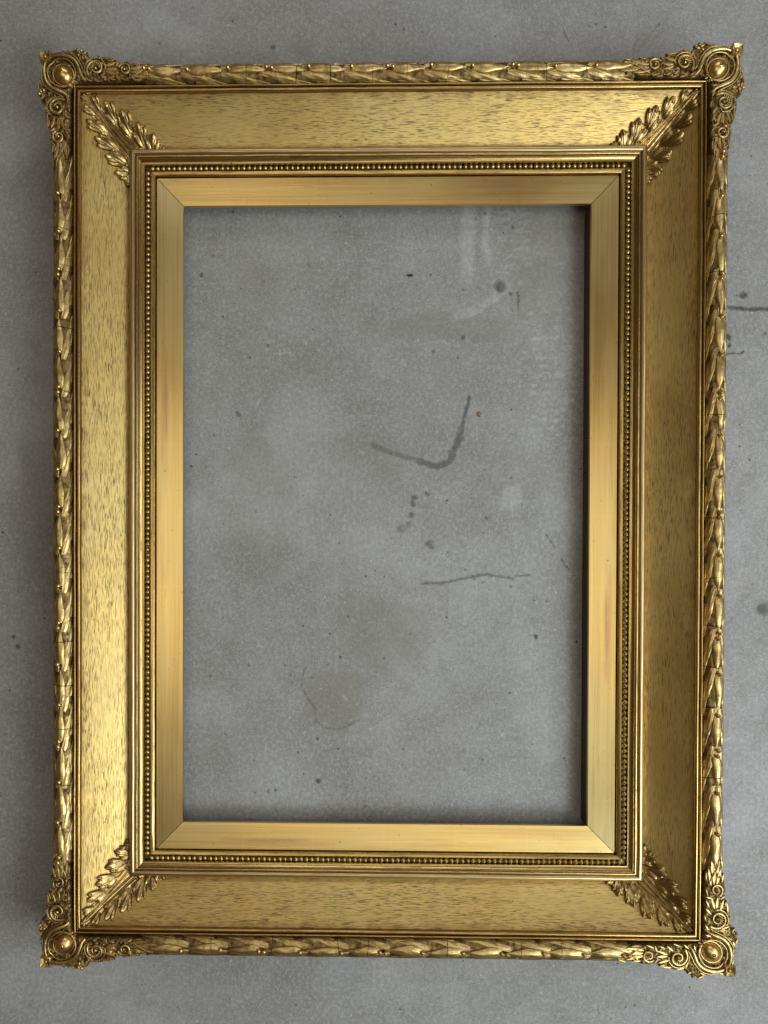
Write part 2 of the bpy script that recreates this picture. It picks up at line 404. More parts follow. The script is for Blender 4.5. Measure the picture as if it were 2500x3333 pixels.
# ------------------------------------------------------------------ floor
def build_floor():
    xs = np.concatenate([[-1.6, -1.2, -0.9, -0.7, -0.58], np.arange(-0.50, 0.5001, 0.0014), [0.58, 0.7, 0.9, 1.2, 1.6]])
    ys = np.concatenate([[-1.8, -1.4, -1.0, -0.85, -0.75], np.arange(-0.66, 0.6601, 0.0014), [0.75, 0.85, 1.0, 1.4, 1.8]])
    X, Y = np.meshgrid(xs, ys, indexing='ij')
    wx = X + 0.004 * (fbm(X * 90, Y * 90, 3) - 0.5) + 0.002 * (fbm(X * 400, Y * 400, 9, 2) - 0.5)
    wy = Y + 0.004 * (fbm(X * 90 + 40, Y * 90, 4) - 0.5) + 0.002 * (fbm(X * 400 + 9, Y * 400, 10, 2) - 0.5)
    brk = fbm(X * 260, Y * 260, 21, 3)
    dark = np.zeros_like(X)
    for x0, y0, x1, y1, r, st in MARKS:
        r = max(r, 0.0009)
        dx, dy = x1 - x0, y1 - y0
        L2 = dx * dx + dy * dy
        t = np.clip(((wx - x0) * dx + (wy - y0) * dy) / L2, 0, 1) if L2 > 0 else 0
        d = np.hypot(wx - x0 - t * dx, wy - y0 - t * dy)
        m = np.clip((r * 1.25 - d) / (r * 0.6), 0, 1)
        dark = np.maximum(dark, m * min(1, st * 1.35) * np.clip(0.40 + 1.2 * brk, 0, 1))
    # small random pits and specks
    for k in range(330):
        x0, y0 = rng.uniform(-0.47, 0.47), rng.uniform(-0.62, 0.62)
        r = rng.choice([0.0007, 0.0009, 0.0012, 0.002], p=[.5, .3, .15, .05])
        i0, i1 = np.searchsorted(xs, [x0 - .006, x0 + .006]); j0, j1 = np.searchsorted(ys, [y0 - .006, y0 + .006])
        d = np.hypot(wx[i0:i1, j0:j1] - x0, wy[i0:i1, j0:j1] - y0)
        dark[i0:i1, j0:j1] = np.maximum(dark[i0:i1, j0:j1], np.clip((r * 1.5 - d) / r, 0, 1) * rng.uniform(.3, .8))
    light = np.zeros_like(X)
    def soft(v, a, b, w):                      # 1 between a and b
        return np.clip((v - a) / w, 0, 1) * np.clip((b - v) / w, 0, 1)
    # pale lime streaks where water stood by the upper right of the opening
    wob = 0.010 * (fbm(X * 30, Y * 30, 31) - 0.5)
    light = np.maximum(light, 0.58 * soft(X + wob, 0.086, 0.108, 0.006) * soft(Y + wob, 0.262, 0.40, 0.03))
    light = np.maximum(light, 0.55 * soft(X + wob, 0.112, 0.124, 0.004) * soft(Y + wob, 0.285, 0.40, 0.02))
    ln = np.clip(0.55 + 0.6 * np.sin(Y * 2 * math.pi / 0.0105 + 7 * fbm(X * 24, Y * 14, 41)), 0, 1) * np.clip(fbm(X * 140, Y * 260, 43, 3) * 3.2 - 1.35, 0, 1)
    light = np.maximum(light, 0.65 * ln * soft(X + wob, 0.122, 0.172, 0.015) * soft(Y, 0.262, 0.36, 0.01))
    light = np.maximum(light, 0.65 * ln * soft(X + 2 * wob, 0.150, 0.26, 0.02) * soft(Y + 2 * wob, 0.08, 0.262, 0.03) )
    arc = [(0.0862, 0.2322), (0.1029, 0.2363), (0.1252, 0.2488), (0.1335, 0.2571)]
    for (x0, y0), (x1, y1) in zip(arc, arc[1:]):
        dx, dy = x1 - x0, y1 - y0
        t = np.clip(((wx - x0) * dx + (wy - y0) * dy) / (dx * dx + dy * dy), 0, 1)
        d = (wy - y0 - t * dy) * 0.8 - (wx - x0 - t * dx) * 0.6
        dd = np.hypot(wx - x0 - t * dx, wy - y0 - t * dy)
        light = np.maximum(light, 0.55 * np.clip(1 - dd / 0.012, 0, 1) * (d > -0.001))
    light = np.maximum(light, 0.65 * soft(X + 2 * wob, 0.128, 0.165, 0.012) * soft(Y + 2 * wob, 0.0, 0.045, 0.015))
    light = np.maximum(light, 0.45 * np.clip(fbm(X * 9, Y * 9, 51, 5) * 3.4 - 1.75, 0, 1))
    for k in range(260):                       # pale scratches and chips
        x0, y0 = rng.uniform(-0.47, 0.47), rng.uniform(-0.62, 0.62)
        i0, i1 = np.searchsorted(xs, [x0 - .009, x0 + .009]); j0, j1 = np.searchsorted(ys, [y0 - .009, y0 + .009])
        a = rng.uniform(0, math.pi); l = rng.choice([0, 0.001, 0.004])
        ex, ey = math.cos(a), math.sin(a)
        qx, qy = wx[i0:i1, j0:j1] - x0, wy[i0:i1, j0:j1] - y0
        t = np.clip(qx * ex + qy * ey, -l, l)
        d = np.hypot(qx - t * ex, qy - t * ey)
        light[i0:i1, j0:j1] = np.maximum(light[i0:i1, j0:j1], np.clip((0.0016 - d) / 0.001, 0, 1) * rng.uniform(.3, .8))
    warm = np.zeros_like(X)
    for cx, cy, rx, ry, st in ((-0.055, -0.210, 0.042, 0.038, 0.75), (0.16, 0.05, 0.06, 0.03, 0.45), (0.09, 0.218, 0.055, 0.014, 0.45),
                               (0.0, -0.13, 0.06, 0.05, 0.55), (-0.15, 0.03, 0.05, 0.09, 0.6), (-0.13, 0.30, 0.06, 0.05, 0.25),
                               (-0.40, 0.05, 0.04, 0.16, 0.5), (0.19, 0.29, 0.06, 0.09, 0.65), (0.06, 0.222, 0.11, 0.016, 0.5), (-0.02, 0.05, 0.07, 0.06, 0.35), (-0.10, 0.545, 0.02, 0.01, 0.5)):
        d = np.hypot((X - cx) / rx, (Y - cy) / ry) + 0.9 * (fbm(X * 22, Y * 22, 61, 4) - 0.5)
        warm = np.maximum(warm, st * np.clip((1.05 - d) / 0.35, 0, 1))
    n, m = X.shape
    Z = 0.0006 * (fbm(X * 30, Y * 30, 71, 3) - 0.75)
    me = bpy.data.meshes.new("concrete_floor")
    me.vertices.add(n * m)
    me.vertices.foreach_set("co", np.stack([X, Y, Z], -1).astype(np.float32).ravel())
    I = (np.arange(n - 1)[:, None] * m + np.arange(m - 1)[None, :]).ravel()
    quads = np.stack([I, I + m, I + m + 1, I + 1], -1).astype(np.int32)
    me.loops.add(quads.size)
    me.loops.foreach_set("vertex_index", quads.ravel())
    me.polygons.add(len(quads))
    me.polygons.foreach_set("loop_start", np.arange(0, quads.size, 4, dtype=np.int32))
    me.update(calc_edges=True)
    me.polygons.foreach_set("use_smooth", np.ones(len(quads), bool))
    ca = me.color_attributes.new("stain", 'FLOAT_COLOR', 'POINT')
    ca.data.foreach_set("color", np.stack([dark, light, warm, np.ones_like(X)], -1).astype(np.float32).ravel())
    o = obj("concrete_floor", me, M_CONC)
    o["kind"] = "structure"
    o["label"] = "worn grey concrete floor with stains and pale scuffs"
    return o
build_floor()

# ------------------------------------------------------------------ frame: common measures (metres)
W, H = 0.460, 0.701                     # sight opening
vB, vC, vD, vE, vF = 0.0313, 0.0586, 0.1020, 0.1094, 0.1340
frame = bpy.data.objects.new("picture_frame", None)
COL.objects.link(frame)
frame["label"] = "ornate antique gilt picture frame lying empty on the concrete floor"
frame["category"] = "picture frame"

# rail-local axes: x runs clockwise along the rail, y points outwards, z up; y = 0 at the sight edge
SIDES = {}
for nm, ang, L, off in (("top", 0, W, H / 2), ("right", -90, H, W / 2), ("bottom", 180, W, H / 2), ("left", 90, H, W / 2)):
    SIDES[nm] = (Matrix.Rotation(math.radians(ang), 4, 'Z') @ Matrix.Translation((0, off, 0)), L)

def rail(profile, L, gap=0.0, nseg=1, wob=0.0, seed=0):
    """mitred sweep of a (y, z) profile"""
    mb = MB()
    pr = np.asarray(profile, float)
    us = np.linspace(-1, 1, nseg + 1)
    P = np.zeros((nseg + 1, len(pr), 3))
    for i, t in enumerate(us):
        e = L / 2 + pr[:, 0] - gap
        P[i, :, 0] = t * e
        w = wob * (fbm(np.array([t * L * 14 + 20]), np.array([seed * 3.3 + 1]), 5, 2)[0] - 0.5)
        P[i, :, 1] = pr[:, 0] + w
        P[i, :, 2] = pr[:, 1] + w * 0.5
    mb.grid(P)
    return mb

def arcp(cy, cz, ry, rz, a0, a1, n):
    return [(cy + ry * math.cos(math.radians(a)), cz + rz * math.sin(math.radians(a))) for a in np.linspace(a0, a1, n)]

Z_PI, Z_PO = 0.0300, 0.0637              # panel height at its inner and outer edge
def panel_z(v):
    t = (v - vC) / (vD - vC)
    return Z_PI + (Z_PO - Z_PI) * t - 0.0020 * math.sin(math.pi * min(max(t, 0), 1))

P_PANEL = [(v, panel_z(v)) for v in np.linspace(vC - 0.002, vD + 0.001, 13)]
P_FILLET = ([(vD - 0.0003, Z_PO - 0.004), (vD, Z_PO + 0.0012)] + arcp(vD + 0.0022, Z_PO + 0.0016, 0.0022, 0.0028, 180, 20, 8)
            + [(vD + 0.0045, Z_PO + 0.0014), (vD + 0.0049, Z_PO + 0.0038)] + arcp(vD + 0.0060, Z_PO + 0.0038, 0.0011, 0.0014, 180, 0, 6)
            + [(vE - 0.0002, Z_PO - 0.004)])
P_INNER = ([(vB - 0.0006, 0.0245), (vB - 0.0005, 0.0318), (vB + 0.0001, 0.0324), (vB + 0.0036, 0.0330), (vB + 0.0041, 0.0326), (vB + 0.0043, 0.0290),
            (vB + 0.0103, 0.0290), (vB + 0.0105, 0.0336), (vB + 0.0109, 0.0341)]
           + [(vB + 0.0109 + 0.0052 * t, 0.0341 + 0.0030 * t ** 2.2) for t in np.linspace(0.12, 1, 7)]
           + [(vB + 0.0163, 0.0364), (vB + 0.0168, 0.0364), (vB + 0.0170, 0.0376)] + arcp(vB + 0.0184, 0.0376, 0.0014, 0.0010, 180, 0, 6)
           + [(vB + 0.0200, 0.0360), (vB + 0.0230, 0.0345)])
P_REED = ([(vB + 0.0198, 0.0355)] + arcp(vB + 0.0232, 0.0368, 0.0033, 0.0032, 180, 0, 12)
           + arcp(vB + 0.0268, 0.0338, 0.0007, 0.0010, 90, 0, 3) + [(vC + 0.0003, 0.0270)])
P_SLIP = [(0.0010, 0.0190), (0.0, 0.0205), (0.0, 0.0243), (0.0006, 0.0252), (vB - 0.0022, 0.0297), (vB - 0.0016, 0.0290), (vB - 0.0012, 0.0230)]

V_R, R_V, R_Z, Z_R = (vE + vF) / 2 + 0.0003, (vF - vE) / 2 - 0.0012, 0.0110, 0.0590     # half-round that carries the garland
CRACKS = {"left": [756, 875, 1075, 1280, 1868, 2095, 2236, 2378, 2560], "right": [727, 905, 1162, 1360, 1690, 1878, 2035, 2167, 2292, 2520],
          "top": [808, 970, 1078, 1213, 1323, 1455, 1765], "bottom": [700, 896, 1113, 1207, 1463, 1700, 1830]}
def crack_u(side):
    k = 1 / 2995.0
    if side == "left": return [-(y - 1672) * k for y in CRACKS[side]]
    if side == "right": return [(y - 1672) * k for y in CRACKS[side]]
    if side == "top": return [(x - 1262) * k for x in CRACKS[side]]
    return [-(x - 1262) * k for x in CRACKS[side]]

def cut_cracks(me, cracks):
    """open a hair-wide real gap through a mesh at every crack"""
    xs = np.empty(len(me.vertices) * 3); me.vertices.foreach_get("co", xs)
    lo, hi = xs[0::3].min(), xs[0::3].max()
    todo = [c for c in cracks if lo < c[0] < hi]
    if not todo: return me
    for c, w, tilt in todo:
        bm = bmesh.new(); bm.from_mesh(me)
        n = Vector((math.cos(tilt), math.sin(tilt), 0)).normalized()
        b2 = bm.copy()
        for b, s in ((bm, -1), (b2, 1)):
            co = Vector((c, V_R, 0)) + n * (s * w / 2)
            bmesh.ops.bisect_plane(b, geom=b.verts[:] + b.edges[:] + b.faces[:], plane_co=co, plane_no=n, clear_outer=(s < 0), clear_inner=(s > 0))
        tmp = bpy.data.meshes.new("piece"); b2.to_mesh(tmp)
        bm.from_mesh(tmp); bm.to_mesh(me); bm.free(); b2.free()
        bpy.data.meshes.remove(tmp)
    return me

def on_round(u, phi, h):
    return (u, V_R + math.sin(phi) * (R_V + h), Z_R + math.cos(phi) * (R_Z + h))

def garland_leaf(u0, u1, p0, p1, width, bulge, rib=True, bend=0.0, nl=17, nw=13, seed=0):
    """pointed leaf wrapped on the half-round; tip at u1; raised rim, sunk midrib lines"""
    mb = MB(); P = np.zeros((nl, nw, 3)); r = random.Random(seed)
    ph = r.uniform(0, 6)
    for i in range(nl):
        t = i / (nl - 1)
        w = width * (math.sin(math.pi * min(1, (t * 0.94 + 0.06)) ** 0.80)) ** 0.75 * (1 - 0.25 * t) + 0.0002
        for j in range(nw):
            s = -1 + 2 * j / (nw - 1)
            lat = s * w * (1 + 0.10 * math.sin(9 * t + ph + s))
            phi = p0 + (p1 - p0) * t + bend * math.sin(math.pi * t) + lat / R_V
            h = bulge * (1 - 0.75 * abs(s) ** 2.2) * (0.35 + 0.65 * math.sin(math.pi * min(1, t * 1.05 + 0.05)) ** 0.6) - (bulge + 0.0008) * (abs(s) > 0.99)
            if rib:
                fade = 1 - 0.5 * t
                h -= 0.00060 * math.exp(-((s - 0.20) / 0.10) ** 2) * fade
                h -= 0.00050 * math.exp(-((s + 0.28) / 0.10) ** 2) * fade
                h -= 0.00030 * math.exp(-((s - 0.62) / 0.09) ** 2) * (1 - t)
                h -= 0.00030 * math.exp(-((s + 0.66) / 0.09) ** 2) * (1 - t)
                h += 0.00040 * math.exp(-((abs(s) - 0.86) / 0.09) ** 2)
            h += 0.00015 * math.sin(13 * t + 4 * s + ph)
            P[i, j] = on_round(u0 + (u1 - u0) * t - 0.0012 * s * s, phi, h)
    return mb.grid(P)

def garland_fold(u0, u1, p0, p1, rad):
    """thin raised stem edge between leaves"""
    pts = [on_round(u0 + (u1 - u0) * t, p0 + (p1 - p0) * t + 0.16 * math.sin(math.pi * t), 0.0007) for t in np.linspace(0, 1, 9)]
    return MB().tube(pts, [rad * (0.5 + math.sin(math.pi * t)) for t in np.linspace(0, 1, 9)], seg=6)

def berry_mesh(u, phi, rad, h=0.0034):
    c = on_round(u, phi, h)
    return MB().dome(c, rad, rad, rad, nu=6, nv=10, low=-0.8)

beads = []
for side, (MX, L) in SIDES.items():
    # wooden body: outer wall, underside, inner wall under the slip
    reb = {"right": 0.0, "left": 0.0095, "top": 0.0130, "bottom": 0.0150}[side]
    body = [(reb, 0.0195), (reb, 0.0), (vF - 0.004, 0.0), (vF - 0.0025, 0.004), (vF - 0.0018, 0.053), (vF - 0.004, 0.056), (vE + 0.004, 0.058),
            (vE, 0.0585), (vD, 0.0585), (vC, 0.0262), (vB + 0.0095, 0.026), (vB + 0.005, 0.0245), (vB - 0.004, 0.0225), (reb + 0.006, 0.0195)]
    obj("backing_rail", rail(body + [body[0]], L).mesh("backing_rail", sharp=30), M_WOOD, frame, MX)
    obj("panel", rail(P_PANEL, L, 0.0001, 24, 0.0005, len(side)).mesh("panel", sharp=40), M_PANEL, frame, MX)
    f_me = rail(P_FILLET, L, 0.0001, 40, 0.0006, len(side) + 3).mesh("outer_fillet", sharp=50)
    obj("outer_fillet", f_me, M_MOULD, frame, MX)
    inner = obj("inner_moulding", rail(P_INNER, L, 0.00012, 30, 0.0006, len(side) + 7).mesh("inner_moulding", sharp=45), M_MOULD, frame, MX)
    obj("burnished_reed", rail(P_REED, L, 0.00012, 30, 0.0006, len(side) + 7).mesh("burnished_reed", sharp=45), M_BURN, frame, MX)
    obj("slip", rail(P_SLIP, L, 0.00042).mesh("slip", sharp=35), M_SLIP, frame, MX)
    obj("bead_groove_shade", rail([(vB + 0.0042, 0.0318), (vB + 0.0044, 0.02935), (vB + 0.0102, 0.02935), (vB + 0.0104, 0.0322)], L, 0.0001).mesh("bead_groove_shade", sharp=40), M_GROUND, frame, MX)  # dark strip added in the bead groove, its shade put into the colour
    # beads
    vb = vB + 0.0073
    span = L + 2 * vb - 0.004
    n = int(round(span / 0.00605))
    for i in range(n):
        beads.append((side, inner, -span / 2 + span * (i + 0.5) / n, vb))
    # garland of overlapping leaves and berries
    half = L / 2 + vF - 0.103
    cracks = [(c, random.uniform(0.0004, 0.0010), random.uniform(-0.16, 0.16)) for c in crack_u(side) if abs(c) < half + 0.01]
    core = MB()
    prof = [(vE - 0.0004, 0.0590)] + [(V_R + R_V * math.sin(a), Z_R + R_Z * math.cos(a)) for a in np.linspace(-1.50, 1.66, 17)] + [(vF - 0.0012, 0.050), (vF - 0.0020, 0.040)]
    us = np.linspace(-(half + 0.001), half + 0.001, 60)
    core.grid(np.array([[(u, y, z + 0.0005 * math.sin(u * 400 + y * 900)) for y, z in prof] for u in us]))
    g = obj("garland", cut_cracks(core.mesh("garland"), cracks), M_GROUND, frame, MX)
    ncyc = max(1, int(round(2 * half / 0.1372)))
    pitch = 2 * half / (ncyc * 3)
    for k in range(ncyc * 3):
        u0 = -half + k * pitch + random.uniform(-0.0012, 0.0012)
        kind = k % 3
        Lf = pitch * random.uniform(0.86, 0.95)
        sd = hash((side, k)) % 1000 if False else (len(side) * 97 + k * 13)
        j = lambda a: random.uniform(-a, a)
        for a in (garland_leaf(u0 - 0.004, u0 + Lf * 0.90, 0.45, 1.05 + j(.08), 0.0044, 0.0019, seed=sd),            # outer flank
                  garland_leaf(u0 - 0.004, u0 + Lf * 0.90, -0.25, -0.86 + j(.08), 0.0044, 0.0017, seed=sd + 1),       # inner flank
                  garland_leaf(u0 + 0.012, u0 + 0.012 + Lf * 0.95, -0.92, -1.15, 0.0040, 0.0011, seed=sd + 2),
                  garland_leaf(u0 + 0.012, u0 + 0.012 + Lf * 0.95, 1.02, 1.25, 0.0036, 0.0014, seed=sd + 3),
                  garland_leaf(u0 + (0.004 if kind else 0.0065), u0 + Lf + 0.004, 0.10 + j(.08), 0.10 + j(.14), 0.0062 + j(.0006), 0.0040, bend=j(.12), seed=sd + 4)):
            obj("leaf", cut_cracks(a.mesh("leaf"), cracks), M_ORN, g)
        for sgn in (-1, 1):
            obj("stem", cut_cracks(garland_fold(u0 - 0.006, u0 + 0.017, sgn * 0.16 + .1, sgn * (0.80 + j(.12)) + .1, 0.00062).mesh("stem"), cracks), M_ORN, g)
        for bu, bp in ([(0.0005, 0.14), (0.0062, 0.08)] if kind == 0 else [(0.0035, 0.1 + j(.1))]):
            obj("berry", berry_mesh(u0 + bu, bp, 0.0024).mesh("berry"), M_BOSS, g)

# beads: one shared mesh; the nearest 300 stand alone, the rest are one part
bead_me = MB().dome((0, 0, 0), 0.00262, 0.00262, 0.0027, nu=6, nv=12, low=-0.6).mesh("bead")
bead_me.materials.append(M_ORN)
def bead_world(b):
    return SIDES[b[0]][0] @ Vector((b[2], b[3], 0.0318))
beads.sort(key=lambda b: (bead_world(b) - cam.matrix_world.translation).length)
for b in beads[:300]:
    o = bpy.data.objects.new("bead", bead_me)
    COL.objects.link(o)
    o.parent = b[1]
    s = random.uniform(0.86, 1.05)
    o.location = (b[2] + random.uniform(-.0003, .0003), b[3] + random.uniform(-.00015, .00015), 0.0326 + random.uniform(-.0005, .0003))
    o.rotation_euler = (0, 0, random.uniform(0, 6))
    o.scale = (s, s, s)
rest = MB()
for b in beads[300:]:
    p = bead_world(b); s = random.uniform(0.92, 1.04)
    rest.dome((p.x, p.y, p.z), 0.00262 * s, 0.00262 * s, 0.0027 * s, nu=6, nv=12, low=-0.6)
o = obj("bead_row", rest.mesh("bead_row"), M_ORN, frame)
o["kind"] = "stuff"

# ------------------------------------------------------------------ acanthus leaves over the mitres
PW = vD - vC
def panel_pt(e1, e2, h, L, end):
    """e1 along the rail from the inner corner (towards the middle), e2 outwards, in panel widths; h above the panel"""
    v = vC + e2 * PW
    dz = (panel_z(v + 1e-4) - panel_z(v - 1e-4)) / 2e-4
    n = Vector((0, -dz, 1)).normalized()
    u = L / 2 + vC - e1 * PW
    return (end * u, v + n.y * h, panel_z(v) + n.z * h)

TIPS = [(-0.74, 0.985), (-0.43, 0.90), (-0.07, 0.745), (0.30, 0.54), (0.66, 0.34), (0.92, 0.10)]
ROOTS = [(-0.12, 0.20), (0.08, 0.06), (0.26, -0.02), (0.44, -0.05), (0.60, -0.08), (0.72, -0.12)]
SIZE = (0.66, 0.90, 1.0, 1.0, 0.94, 0.80)

def leaflet_height(E1, E2, k, r):
    """carved height (m) of one leaflet of the acanthus: ribbed body that opens into three rounded lobes; < 0 outside"""
    tp = np.array(TIPS[k]) + r.uniform(-.012, .012); rt = np.array(ROOTS[k]); sz = SIZE[k]
    d = tp - rt; ln = np.linalg.norm(d); d = d / ln; pp = np.array([-d[1], d[0]])        # pp points towards the mitre side
    if pp[0] + pp[1] > 0: pp = -pp
    X = (E1 - rt[0]) * d[0] + (E2 - rt[1]) * d[1]
    Y = (E1 - rt[0]) * pp[0] + (E2 - rt[1]) * pp[1] - 0.035 * np.sin(np.pi * np.clip(X / ln, 0, 1))
    T = X / ln
    Wd = (0.088 + 0.045 * np.clip(T, 0, 1)) * sz
    inb = (np.abs(Y) < Wd) & (T > -0.1) & (T < 0.90)
    body = 0.0017 + 0.0009 * np.clip(T, 0, 1) - 0.0010 * (np.abs(Y) / Wd) ** 4 + 0.00055 * np.cos(2 * np.pi * Y / (0.048 * sz)) + 0.0010 * Y / Wd
    hgt = np.where(inb, body, -0.002)
    lobes = [((0.80, 0.0), 0.0, 0.235, 0.092, 0.0), ((0.74, -0.100), -0.42, 0.175, 0.066, -0.0004), ((0.68, 0.105), 0.40, 0.180, 0.070, 0.0006),
             ((0.50, -0.105), -0.55, 0.130, 0.050, -0.0007), ((0.44, 0.095), 0.45, 0.120, 0.048, 0.0003)]
    for (fx, fy), an, la, wb, dz in lobes:
        if k in (0, 5) and la < 0.14: continue
        cx = ln - (1 - fx) * (0.75 if ln > 0.75 else ln) - (0.235 * sz - 0.235 * sz * 0.15) * (fx > 0.79) * 0.0
        cx = ln - (1.0 - fx) * 0.95 * sz - (0.03 if fx > .79 else 0.0)
        cy = fy * sz
        ca, sa = math.cos(an), math.sin(an)
        A = ((X - cx) * ca + (Y - cy) * sa) / (la * sz); B = (-(X - cx) * sa + (Y - cy) * ca) / (wb * sz * (1 + 0.25 * ((X - cx) * ca + (Y - cy) * sa) / (la * sz)))
        rho = A * A + B * B
        m = rho < 1
        hl = 0.0018 + 0.0028 * np.sqrt(np.clip(1 - rho, 0, 1)) - 0.0008 * np.exp(-(B / 0.22) ** 2) * (A < 0.55) + 0.0004 * np.cos(B * 7.5) + dz + 0.0006 * np.clip(A, -1, 1)
        hgt = np.where(m, np.maximum(hgt, hl), hgt)
    return hgt

def half_leaf(L, end, seed):
    r = random.Random(seed)
    st = 0.0125
    g1 = np.arange(-1.06, 1.10, st); g2 = np.arange(-0.02, 1.0001, st)
    E1, E2 = np.meshgrid(g1, g2, indexing='ij')
    Hh = np.full(E1.shape, -0.002)
    for k in (0, 1, 2, 3, 4, 5):
        lk = leaflet_height(E1, E2, k, r)
        Hh = np.where(lk > -0.001, np.maximum(Hh, lk + 0.0003 * (k % 2)), Hh)
    # parallel ribs along the mitre
    m = (E1 + E2) / math.sqrt(2); al = (E2 - E1) / math.sqrt(2)
    wr = 0.27 * (1 - 0.70 * np.clip(al / 1.41, 0, 1))
    ribs = 0.0036 + 0.0014 * np.cos(2 * np.pi * m / (wr / 2.5)) - 0.0014 * (np.clip(m / wr, 0, 1.2)) ** 2
    Hh = np.where((m < wr) & (m > -0.012) & (al > -0.05), np.where(m < 0.8 * wr, ribs, np.maximum(Hh, ribs)), Hh)
    Hh = Hh + 0.00018 * (fbm(E1 * 40 + 50, E2 * 40 + 50, seed % 50, 2) - 0.5) * (Hh > 0)
    ok = (Hh > 0) & (m > -0.012)
    grown = ok.copy()
    grown[1:] |= ok[:-1]; grown[:-1] |= ok[1:]; grown[:, 1:] |= ok[:, :-1]; grown[:, :-1] |= ok[:, 1:]
    grown &= (m > -0.015)
    idx = -np.ones(E1.shape, int); V = []; F = []
    for i, j in np.argwhere(grown):
        idx[i, j] = len(V)
        V.append(panel_pt(E1[i, j], min(E2[i, j], 1.0), Hh[i, j] if ok[i, j] else -0.0008, L, end))
    for i in range(E1.shape[0] - 1):
        for j in range(E1.shape[1] - 1):
            q = (idx[i, j], idx[i + 1, j], idx[i + 1, j + 1], idx[i, j + 1])
            if min(q) >= 0: F.append(q)
    mb = MB(); mb.v = V; mb.f = F
    return mb

corner_of = {("top", -1): 0, ("top", 1): 1, ("right", -1): 1, ("right", 1): 2, ("bottom", -1): 2, ("bottom", 1): 3, ("left", -1): 3, ("left", 1): 0}
spray = [None] * 4
for side in ("top", "right", "bottom", "left"):
    MX, L = SIDES[side]
    for end in (-1, 1):
        ci = corner_of[(side, end)]
        mb = half_leaf(L, end, 400 + ci * 11 + (end > 0) * 5).map(lambda x, y, z: tuple(MX @ Vector((x, y, z))))
        if spray[ci] is None:
            spray[ci] = obj("acanthus_leaf", mb.mesh("acanthus_leaf"), M_LEAF, frame)
        else:
            obj("leaf_half", mb.mesh("leaf_half"), M_LEAF, spray[ci])

# ------------------------------------------------------------------ corner ornaments
# corner-local millimetres: p and q run from the outer rim corner along the two rails, negative is outside the rim
OUT = [(-12, -12), (-3, -13.5), (1, -11.3), (7, -11.3), (13, -13.0), (22, -15.5), (31, -16.5), (37, -13.5), (41, -9.0), (49, -9.6), (58, -8.0), (66, -5.8),
       (72, -2.2), (78, -3.8), (86, -3.0), (93, -0.4), (101, -0.8), (110, 0.6), (116, 2.5)]
IN = [(117, 10), (114, 17.5), (100, 19.5), (80, 20.8), (50, 21.2), (30, 21.5), (23.5, 23.5)]
def outline(seed):
    r = random.Random(seed)
    w = lambda pts, s: [(p + r.uniform(-s, s), q + r.uniform(-s, s)) for p, q in pts]
    half_a = catmull(w(OUT[1:], 0.6), 5); ia = catmull(w(IN, 0.3), 3)
    hb = catmull(w(OUT[1:], 0.6), 5); ib = catmull(w(IN, 0.3), 3)
    a = list(map(tuple, half_a)) + list(map(tuple, ia))
    b = [(q, p) for p, q in list(map(tuple, hb)) + list(map(tuple, ib))]
    return np.array([OUT[0]] + a + b[::-1])

def sdf(px, py, poly):
    """signed distance, positive inside"""
    d = np.full(px.shape, 1e9); inside = np.zeros(px.shape, bool)
    n = len(poly)
    for i in range(n):
        x0, y0 = poly[i]; x1, y1 = poly[(i + 1) % n]
        dx, dy = x1 - x0, y1 - y0
        t = np.clip(((px - x0) * dx + (py - y0) * dy) / (dx * dx + dy * dy + 1e-12), 0, 1)
        d = np.minimum(d, np.hypot(px - x0 - t * dx, py - y0 - t * dy))
        if abs(dy) > 1e-12:
            c = ((y0 > py) != (y1 > py)) & (px < (x1 - x0) * (py - y0) / (y1 - y0) + x0)
            inside ^= c
    return np.where(inside, d, -d)

def plate_top(d):
    return 55.0 + 9.0 * np.sqrt(np.clip(1 - (1 - np.clip(d / 4.5, 0, 1)) ** 2, 0, 1))

def corner_plate(seed):
    poly = outline(seed)
    st = 1.0
    gx = np.arange(-14, 122, st)
    PX, PY = np.meshgrid(gx, gx, indexing='ij')
    band = (np.minimum(PX, PY) < 27)
    D = np.full(PX.shape, -9.0)
    D[band] = sdf(PX[band], PY[band], poly)
    gx_, gy_ = np.gradient(D, st)
    gn = np.hypot(gx_, gy_) + 1e-9
    fringe = (D < 0) & (D > -1.1 * st)
    PX2 = np.where(fringe, PX - gx_ / gn * D, PX); PY2 = np.where(fringe, PY - gy_ / gn * D, PY)
    Z = plate_top(np.maximum(D, 0))
    rel = 1.5 * (fbm(PX * 0.22 + 9, PY * 0.22 + 9, seed, 3) - 0.5) + 1.8 * (np.abs(fbm(PX * 0.33 + 20, PY * 0.33 + 20, seed + 9, 2) - 0.5) * 4 - 0.5)
    Z = Z + rel * np.clip(D / 3, 0, 1)
    ok = D > -1.1 * st
    idx = -np.ones(PX.shape, int)
    V = []; F = []
    for i, j in np.argwhere(ok):
        idx[i, j] = len(V); V.append((PX2[i, j], PY2[i, j], Z[i, j]))
    n = PX.shape[0]
    edges = {}
    for i in range(n - 1):
        for j in range(n - 1):
            q = (idx[i, j], idx[i + 1, j], idx[i + 1, j + 1], idx[i, j + 1])
            if min(q) >= 0:
                F.append(q)
                for a, b in zip(q, q[1:] + q[:1]):
                    if (b, a) in edges: del edges[(b, a)]
                    else: edges[(a, b)] = 1
    low = {}
    for a, b in list(edges):
        for k in (a, b):
            if k not in low:
                low[k] = len(V); V.append((V[k][0], V[k][1], 38.0))
        F.append((b, a, low[a], low[b]))
    mb = MB(); mb.v = V; mb.f = F
    return mb, poly

